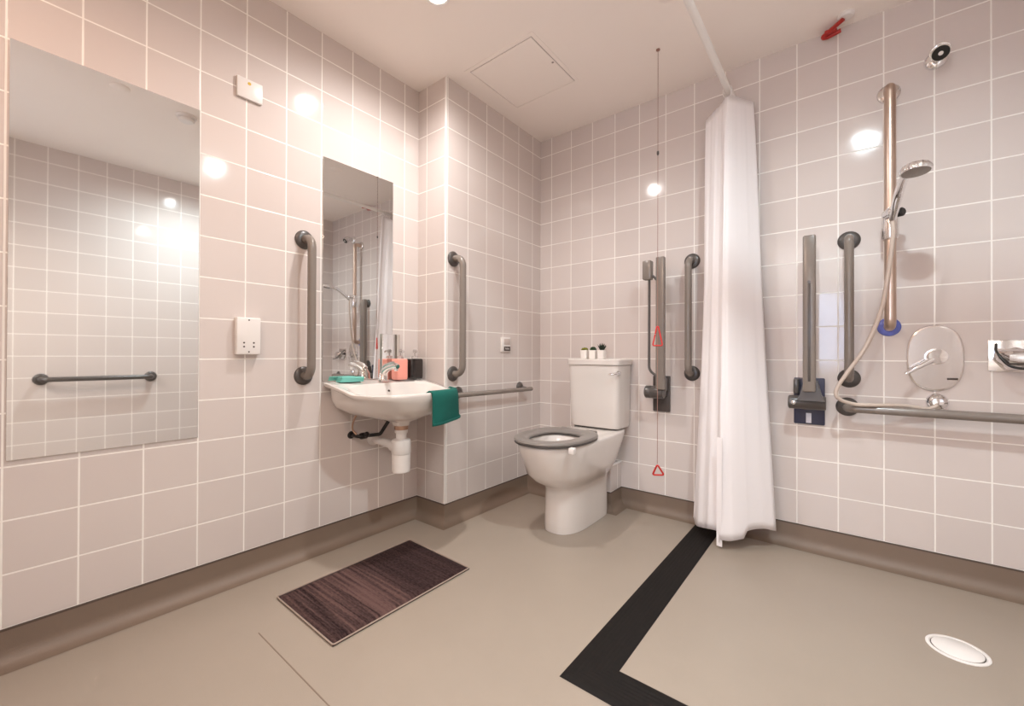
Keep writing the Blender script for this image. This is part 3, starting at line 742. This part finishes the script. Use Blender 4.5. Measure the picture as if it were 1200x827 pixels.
dispenser('black soap dispenser with a clear pump at the right rear of the basin', M['dark_bottle'], 1.352, 1.436, GD, 5)

o = obj('standing_mirror', box(nbm(), XL + .012, XL + .018, 1.232, 1.338, .743, .973, .0008, 1), [M['mirror'], M['mirror_edge']])
recolor(o, lambda c: c.x < XL + .017, 1)
tag(o, 'small rectangular mirror tile standing behind the pink soap dispenser', 'mirror')

bm = nbm()
for k in range(3):
    z0 = .7425 + k * .0075
    rings_skin(bm, [[Vector((x + .004 * k, y + .006 * sin(9 * x) + .003 * k, z)) for x, y in ((-1.818, .985), (-1.772 - .003 * k, .985), (-1.768 - .003 * k, 1.04), (-1.768, 1.098 - .004 * k), (-1.816, 1.104 - .004 * k), (-1.820, 1.04))] for z in (z0, z0 + .003, z0 + .0072)])
bmesh.ops.bevel(bm, geom=list(bm.edges), offset=.0012, segments=2, affect='EDGES')
tag(obj('face_cloth', bm, M['teal_light'], origin=(-1.795, 1.03, .742)), 'folded pale teal face cloth on the left rear ledge of the basin', 'cloth')

# towel over the right front of the basin rim
bm = nbm()
lp = [Vector((x, y, 0)) for x, y in dloop(XB, -1.417, .259)]
def outline_at(y):
    best = None
    for i in range(len(lp)):
        a, b_ = lp[i], lp[(i + 1) % len(lp)]
        if a.x > -1.66 and (a.y - y) * (b_.y - y) <= 0 and abs(a.y - b_.y) > 1e-9:
            s = (y - a.y) / (b_.y - a.y); q = a.lerp(b_, s)
            if best is None or q.x > best.x: best = q
    return best
NU, prof_t = 26, []
rows = []
for i in range(NU + 1):
    s = i / NU
    y = 1.206 + .243 * s
    q = outline_at(min(y, 1.4525)); xe = max(q.x, -1.545)
    xe += .006
    zr = rimz(q.x) + .006
    bul = .004 * sin(s * 9)
    low = .556 + .012 * s
    pr = [(xe - .055 - .02 * (1 - s), zr - .034), (xe - .035, zr - .006), (xe - .020, zr + .002), (xe - .006, zr + .001), (xe + .004, zr - .006), (xe + .009 + bul * .3, zr - .025)]
    for k in range(1, 9): pr.append((xe + .010 + bul * (.4 + k / 8), zr - .025 + (low - zr + .025) * k / 8))
    rows.append([Vector((x, y + .012 * (s - .2) * max(0, (zr - z)) * 3, z)) for x, z in pr])
rings_skin(bm, rows, close=False, cap0=False, cap1=False)
t = thing('hand_towel', 'dark teal hand towel draped over the right front rim of the basin', 'towel', (-1.46, 1.36, .55))
o = obj('towel', bm, M['teal'], t, sharp=80); sd = o.modifiers.new('thickness', 'SOLIDIFY'); sd.thickness = .006; sd.offset = 1
bm = nbm(); rings_skin(bm, [[r[-1] + Vector((dx, 0, dz)) for dx, dz in ((.0085, .012), (.0085, .004), (.000, .0035), (.0, .012))] for r in rows]); obj('hem', bm, M['teal'], t)

# waste trap and supply
TX, TY = -1.61, BYC
t = thing('bottle_trap', 'white plastic bottle trap hanging under the basin', 'waste trap', (TX, TY, .31))
bm = nbm(); lathe(bm, [(.0, 0), (.036, 0), (.0405, .004), (.042, .060), (.0425, .085)], (TX, TY, 0.326), n=32); obj('cup', bm, M['white_plastic'], t)
bm = nbm(); lathe(bm, [(.0425, 0), (.044, .002), (.044, .055), (.042, .064), (.026, .070)], (TX, TY, 0.412), n=32); obj('body', bm, M['white_plastic'], t)
bm = nbm(); lathe(bm, [(.024, 0), (.024, .028), (.030, .030), (.030, .046), (.024, .048)], (TX, TY, 0.478), n=24); obj('neck', bm, M['white_plastic'], t)
bm = nbm(); lathe(bm, [(.031, 0), (.032, .004), (.032, .018), (.026, .02)], (TX, TY, 0.523), n=24); obj('lock_nut', bm, M['copper'], t)
bm = nbm(); tube(bm, [(TX - .03, TY, .437), (TX - .09, TY, .444), (XL + .004, TY, .452)], .0205, 20); lathe(bm, [(.027, 0), (.027, .028), (.024, .03)], (TX - .035, TY, .438), (-1, 0, .05), 24); obj('outlet_pipe', bm, M['white_plastic'], t)
bm = nbm(); flange(bm, (XL, TY, .452), (1, 0, 0), .034); obj('wall_collar', bm, M['white_plastic'], t)

t = thing('supply_valve', 'dark isolating valves and thin pipe on the wall under the basin', 'valve', (XL, 1.10, .49))
bm = nbm(); tube(bm, catmull([(-1.76, 1.075, .62), (-1.79, 1.062, .56), (-1.80, 1.062, .52), (-1.785, 1.075, .492)], 8), .0045, 10); obj('tail_pipe', bm, M['copper'], t)
bm = nbm(); tube(bm, fillet([(XL + .003, 1.075, .487), (-1.77, 1.075, .487), (-1.77, 1.12, .485), (-1.74, 1.17, .488), (-1.70, BYC, .56)], .014, 5), .0085, 12)
lathe(bm, [(.014, 0), (.0155, .005), (.0155, .03), (.011, .036)], (-1.77, 1.085, .487), (0, 1, 0), 14); obj('valve_body', bm, M['black'], t)
bm = nbm(); tube(bm, [(-1.768, 1.10, .487), (-1.745, 1.10, .496)], [.007, .009], 12); lathe(bm, [(.012, 0), (.013, .006), (.008, .012)], (-1.745, 1.10, .496), (1, 0, .3), 14); obj('valve_head', bm, M['black'], t)
bm = nbm(); lathe(bm, [(.018, 0), (.016, .006), (.009, .008)], (XL, 1.075, .487), (1, 0, 0), 18); obj('wall_rose', bm, M['black'], t)

# ------------------------------------------------------------------ toilet
TCX = -1.118
def eloop(y0, y1, hw, z, nf=2.3, nb=6.0, split=0.45, N=72, cx=TCX, hwb=None):
    cy = y0 + (y1 - y0) * split
    out = []
    for k in range(N):
        a = 2 * pi * k / N; c, s = cos(a), sin(a)
        n = nf if s < 0 else nb
        w = hw
        if s >= 0 and hwb is not None: w = hw + (hwb - hw) * min(1, s * 1.3)
        X = cx + w * math.copysign(abs(c) ** (2 / n), c)
        Y = cy + (cy - y0 if s < 0 else y1 - cy) * math.copysign(abs(s) ** (2 / n), s)
        out.append(Vector((X, Y, z)))
    return out
t = thing('toilet', 'white close-coupled toilet with a grey seat and no lid against the back wall', 'toilet', (TCX, 1.95, 0))
R = [eloop(1.722, 2.150, .099, .001, 2.6, 7), eloop(1.720, 2.152, .100, .03, 2.6, 7), eloop(1.725, 2.152, .098, .14, 2.6, 7), eloop(1.724, 2.155, .098, .21, 2.6, 7),
     eloop(1.695, 2.160, .108, .232, 2.4, 6), eloop(1.640, 2.172, .132, .258, 2.3, 5, .42), eloop(1.592, 2.205, .150, .300, 2.25, 5, .38), eloop(1.565, 2.245, .159, .360, 2.2, 5, .35), eloop(1.543, 2.285, .167, .405, 2.2, 6, .33, hwb=.155),
     eloop(1.535, 2.305, .170, .438, 2.2, 7, .32, hwb=.150), eloop(1.536, 2.306, .169, .448, 2.2, 7, .32, hwb=.150), eloop(1.541, 2.300, .164, .452, 2.2, 7, .32, hwb=.146)]
R += [eloop(1.575, 1.885, .120, .451, 2.2, 2.6, .5), eloop(1.580, 1.878, .116, .443, 2.2, 2.6, .5), eloop(1.585, 1.870, .113, .40, 2.2, 2.6, .5), eloop(1.62, 1.85, .095, .31, 2.2, 2.4, .5), eloop(1.68, 1.82, .055, .255, 2, 2, .5)]
bm = nbm(); rings_skin(bm, R); obj('pan', bm, M['ceramic'], t, sharp=55)
bm = nbm(); rings_skin(bm, [eloop(1.66, 1.83, .070, .272, 2, 2, .5), eloop(1.655, 1.833, .072, .2735, 2, 2, .5)]); obj('water', bm, M['water'], t)

def seat_rings(zs, N=72):
    out = []
    for y0, y1, hw, z in zs: out.append(eloop(y0, y1, hw, z, 2.15, 2.9, .5, N))
    return out
bm = nbm()
R = seat_rings([(1.588, 1.872, .108, .462), (1.582, 1.878, .112, .4525), (1.522, 1.960, .173, .4525), (1.518, 1.964, .1765, .455), (1.5185, 1.9635, .1755, .4625)])
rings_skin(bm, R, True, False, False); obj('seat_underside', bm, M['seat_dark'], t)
bm = nbm()
R = seat_rings([(1.519, 1.963, .1755, .4625), (1.516, 1.966, .1775, .468), (1.520, 1.962, .175, .475), (1.530, 1.953, .167, .479), (1.572, 1.892, .124, .478), (1.582, 1.880, .114, .474), (1.588, 1.872, .108, .468), (1.588, 1.872, .108, .462)])
rings_skin(bm, R, True, False, False); obj('seat', bm, M['seat'], t)
for dx in (-.075, .075):
    bm = nbm(); tube(bm, [(TCX + dx - .028, 1.973, .464), (TCX + dx + .028, 1.973, .464)], .0125, 16); box(bm, TCX + dx - .016, TCX + dx + .016, 1.962, 1.998, .449, .463, .003); obj('hinge', bm, M['seat'], t)
bm = nbm(); box(bm, TCX + .156, TCX + .182, 1.605, 1.632, .430, .458, .004); obj('seat_buffer', bm, M['white_plastic'], t)
# cistern
bm = nbm()
def crings(zs):
    out = []
    for z, x0, x1, y0, y1 in zs:
        cx, cy, hx, hy = (x0 + x1) / 2, (y0 + y1) / 2, (x1 - x0) / 2, (y1 - y0) / 2
        r = []
        for k in range(56):
            a = 2 * pi * k / 56; c, s = cos(a), sin(a); n = 6.5 if s < 0 else 14
            r.append(Vector((cx + hx * math.copysign(abs(c) ** (2 / n), c), cy + hy * math.copysign(abs(s) ** (2 / n), s), z)))
        out.append(r)
    return out
C0, C1 = -1.288, -.968
rings_skin(bm, crings([(.458, C0 + .020, C1 - .016, 2.16, 2.315), (.461, C0 + .013, C1 - .010, 2.15, 2.318), (.472, C0 + .009, C1 - .007, 2.144, 2.32), (.60, C0 + .005, C1 - .004, 2.136, 2.32), (.812, C0, C1, 2.130, 2.32)])); cis = obj('cistern', bm, M['ceramic'], t)
bm = nbm(); rings_skin(bm, crings([(.814, C0 - .004, C1 + .004, 2.126, 2.322), (.816, C0 - .007, C1 + .007, 2.122, 2.323), (.842, C0 - .008, C1 + .008, 2.121, 2.323), (.847, C0 - .004, C1 + .004, 2.125, 2.321), (.848, C0 + .004, C1 - .004, 2.133, 2.316)])); obj('cistern_lid', bm, M['ceramic'], t)
bm = nbm(); box(bm, C0 + .03, C1 - .03, 2.17, 2.31, .449, .460); obj('gasket', bm, M['seat_dark'], t)
bm = nbm(); lathe(bm, [(.014, -.004), (.014, .005), (.010, .008), (.007, .018)], (C1 - .008, 2.150, .770), (.7, -.7, 0), 20)
tube(bm, catmull([(C1 + .004, 2.138, .770), (C1 + .004, 2.122, .771), (C1 - .012, 2.108, .768), (C1 - .038, 2.100, .762)], 6), [.006] * 8 + [.0065] * 6 + [.007] * 5, 12); obj('flush_lever', bm, M['chrome'], cis)

# ------------------------------------------------------------------ succulents on the cistern
def pot_plant(x, label, kind):
    y, zb = 2.205, .8485
    t = thing('potted_succulent', label, 'plant', (x, y, zb), 'mini succulents on the cistern')
    bm = nbm(); rings_skin(bm, rbox_rings(x - .0215, x + .0215, y - .0215, y + .0215, [(zb, .86), (zb + .003, .90), (zb + .050, 1), (zb + .050, .90), (zb + .044, .88)], 7)); obj('pot', bm, M['pot'], t)
    bm = nbm(); rings_skin(bm, rbox_rings(x - .0195, x + .0195, y - .0195, y + .0195, [(zb + .042, 1), (zb + .046, .98)], 7)); obj('soil', bm, M['soil'], t)
    bm = nbm()
    if kind == 'moss':
        for k in range(70):
            a = random.uniform(0, 2 * pi); rr = .019 * sqrt(random.random()); h = sqrt(max(0, 1 - (rr / .022) ** 2)) * .018
            r = bmesh.ops.create_icosphere(bm, subdivisions=1, radius=random.uniform(.0028, .0045))
            bmesh.ops.translate(bm, verts=r['verts'], vec=(x + rr * cos(a), y + rr * sin(a), zb + .046 + h * random.uniform(.6, 1)))
        obj('foliage', bm, M['moss'], t)
    elif kind == 'rosette':
        for ringn, (nl, ln, el) in enumerate(((9, .022, .35), (8, .020, .75), (6, .017, 1.1), (4, .013, 1.4))):
            for k in range(nl):
                a = 2 * pi * k / nl + ringn * .4
                d = Vector((cos(a) * cos(el), sin(a) * cos(el), sin(el))); o_ = Vector((x, y, zb + .048 + ringn * .002))
                tube(bm, [o_, o_ + d * ln * .5, o_ + d * ln * .85 + Vector((0, 0, .001)), o_ + d * ln + Vector((0, 0, .003))], [.003, .0055, .0045, .0006], 8)
        obj('foliage', bm, M['leaf_dark'], t)
    else:
        for k in range(14):
            a = 2.4 * k; el = .65 + .8 * (k / 14)
            ln = .034 + .006 * random.random()
            d = Vector((cos(a) * cos(el), sin(a) * cos(el), sin(el))); o_ = Vector((x, y, zb + .046))
            tube(bm, [o_, o_ + d * ln * .35, o_ + d * ln * .75 + Vector((0, 0, .003)), o_ + d * ln + Vector((0, 0, .008))], [.0045, .005, .0028, .0005], 8)
        obj('foliage', bm, M['leaf_black'], t)
pot_plant(-1.210, 'yellow-green mossy plant in a white pot, leftmost on the cistern', 'moss')
pot_plant(-1.155, 'dark green rosette succulent in a white pot, middle one on the cistern', 'rosette')
pot_plant(-1.100, 'spiky dark succulent in a white pot, nearest the flush lever', 'spiky')

# ------------------------------------------------------------------ floor things
t = thing('threshold_strip', 'black L-shaped rubber strip on the floor around the shower area', 'floor strip', (-.55, 1.03, 0))
x0, x1, y0, y1 = -.606, -.487, .968, 1.088
pr = [(0, 0.0004), (.012, .0035)]
for k in range(7):
    a = .016 + k * .0125; pr += [(a, .0036), (a + .003, .0041), (a + .008, .0041), (a + .011, .0036)]
pr += [(.108, .0036), (.119, .0004)]
def strip(path_fn): return [[path_fn(d, z, e) for d, z in pr] for e in (0, 1)]
bm = nbm(); rings_skin(bm, strip(lambda d, z, e: Vector((x0 + d, (y0 + d * (y1 - y0) / .119) if e == 0 else 2.292, z))), close=False, cap0=False, cap1=False); obj('strip_run', bm, M['dust'], t, sharp=20)
bm = nbm(); rings_skin(bm, strip(lambda d, z, e: Vector(((x0 + d) if e == 0 else XR - .045, y0 + d * (y1 - y0) / .119, z))), close=False, cap0=False, cap1=False); obj('strip_run', bm, M['dust'], t, sharp=20)
t = thing('floor_drain', 'round white floor drain cover in the shower floor', 'drain', (.257, 1.796, 0))
bm = nbm(); lathe(bm, [(.068, 0), (.068, .002), (.065, .0036), (.060, .0036), (.058, .0006), (.0, .0006)], (.257, 1.796, 0), n=48); obj('frame', bm, M['white_plastic'], t)
bm = nbm(); lathe(bm, [(.055, .0007), (.055, .0030), (.053, .0042), (.0, .005)], (.257, 1.796, 0), n=48); obj('lid', bm, M['white_plastic'], t)
bm = nbm(); lathe(bm, [(.0575, .0004), (.0575, .0010), (.0555, .0010)], (.257, 1.796, 0), n=48); obj('gap_ring', bm, M['screw'], t)

# bath mat
cor = [Vector((-1.583, .645, 0)), Vector((-1.592, 1.232, 0)), Vector((-1.193, 1.220, 0)), Vector((-1.190, .643, 0))]
org = (-1.585, .643, 0.0)
def bil(u, v): return cor[0].lerp(cor[3], u).lerp(cor[1].lerp(cor[2], u), v)
t = thing('bath_mat', 'dark brown banded bath mat on the floor in front of the basin', 'bath mat', org)
bm = nbm(); NUU, NVV = 44, 64; g = []
for j in range(NVV + 1):
    r = []
    for i in range(NUU + 1):
        u, v = i / NUU, j / NVV
        p = bil(.012 + u * .976, .008 + v * .984)
        e = min(u, 1 - u) * .4; e2 = min(v, 1 - v) * .58; ed = min(1, min(e, e2) / .02)
        z = .004 + .006 * ed ** .5 + (random.uniform(-.0009, .0009) + (.0012 * sin(v * 150) if v < .52 else 0)) * ed
        r.append(bm.verts.new((p.x, p.y, z)))
    g.append(r)
for j in range(NVV):
    for i in range(NUU): bm.faces.new((g[j][i], g[j][i + 1], g[j + 1][i + 1], g[j + 1][i]))
obj('pile', bm, M['rug'], t, sharp=80)
bm = nbm()
vs = [bil(u, v) for u, v in ((0, 0), (1, 0), (1, 1), (0, 1))]
rings_skin(bm, [[q + Vector((0, 0, z)) for q in vs] for z in (.0005, .0045)]); obj('backing', bm, M['rug_edge'], t)
bm = nbm(); loop = [bil(u, v) + Vector((0, 0, .006)) for u, v in ((.5, 0), (1, 0), (1, 1), (0, 1), (0, 0), (.5, 0))]
tube(bm, fillet(loop, .008, 4), .0026, 8, caps=False); obj('piping', bm, M['rug_pipe'], t)

# ------------------------------------------------------------------ light
def spot(name, x, y, power, col, size=165, blend=.5, rad=.032):
    l = bpy.data.lights.new(name, 'SPOT'); l.energy = power; l.color = col; l.spot_size = radians(size); l.spot_blend = blend; l.shadow_soft_size = rad
    o = bpy.data.objects.new(name, l); COL.objects.link(o); o.location = (x, y, CZ - .012); return o
WARM = (1.0, .80, .68)
spot('downlight_lamp', *LA, 76, (1.0, .97, .95), 168, .85)
spot('downlight_lamp', *LC_FILL, 44, (1.0, .68, .50), rad=.05)  # fill for the front-left wall, from the added downlight
spot('downlight_lamp', *LB, 122, (.80, .95, 1.0), 168, .85)
ar_ = bpy.data.lights.new('window_daylight', 'AREA'); ar_.shape = 'RECTANGLE'; ar_.size = WX1 - WX0; ar_.size_y = WZ1 - WZ0; ar_.energy = 6; ar_.color = (.62, .76, 1.0)
ao = bpy.data.objects.new('window_daylight', ar_); COL.objects.link(ao); ao.location = ((WX0 + WX1) / 2, HY + .005, (WZ0 + WZ1) / 2); ao.rotation_euler = (radians(90), 0, 0)
hl = bpy.data.lights.new('hall_fill', 'AREA'); hl.shape = 'RECTANGLE'; hl.size = 1.4; hl.size_y = .6; hl.energy = 76; hl.color = (1.0, .95, .88)  # unseen fill light added under the hall ceiling, no fixture
ho = bpy.data.objects.new('hall_fill', hl); COL.objects.link(ho); ho.location = (-.15, -1.15, CZ - .01)
wd = bpy.data.worlds.new('World'); SC.world = wd; wd.use_nodes = True
wd.node_tree.nodes['Background'].inputs[0].default_value = (.75, .85, 1, 1); wd.node_tree.nodes['Background'].inputs[1].default_value = .3

# ------------------------------------------------------------------ camera
cam = bpy.data.cameras.new('camera'); co = bpy.data.objects.new('camera', cam); COL.objects.link(co)
cam.sensor_fit = 'HORIZONTAL'; cam.sensor_width = 36; cam.lens = 36 * 489.918 / 1200; cam.clip_start = .02
yaw, pit, roll = .67418, .00506, .00357
fw = Vector((-sin(yaw) * cos(pit), cos(yaw) * cos(pit), sin(pit))); rt = Vector((cos(yaw), sin(yaw), 0)); up = rt.cross(fw)
r2 = rt * cos(roll) + up * sin(roll); u2 = -rt * sin(roll) + up * cos(roll)
co.matrix_world = Matrix(((r2.x, u2.x, -fw.x, 0), (r2.y, u2.y, -fw.y, 0), (r2.z, u2.z, -fw.z, .868), (0, 0, 0, 1)))
SC.camera = co
vs_ = SC.view_settings
SC.display_settings.display_device = 'sRGB'
vs_.view_transform = 'Standard'; vs_.look = 'None'; vs_.exposure = -0.06; vs_.gamma = 1.0; vs_.use_curve_mapping = False
SC.cycles.max_bounces = 10; SC.cycles.diffuse_bounces = 6; SC.cycles.glossy_bounces = 5
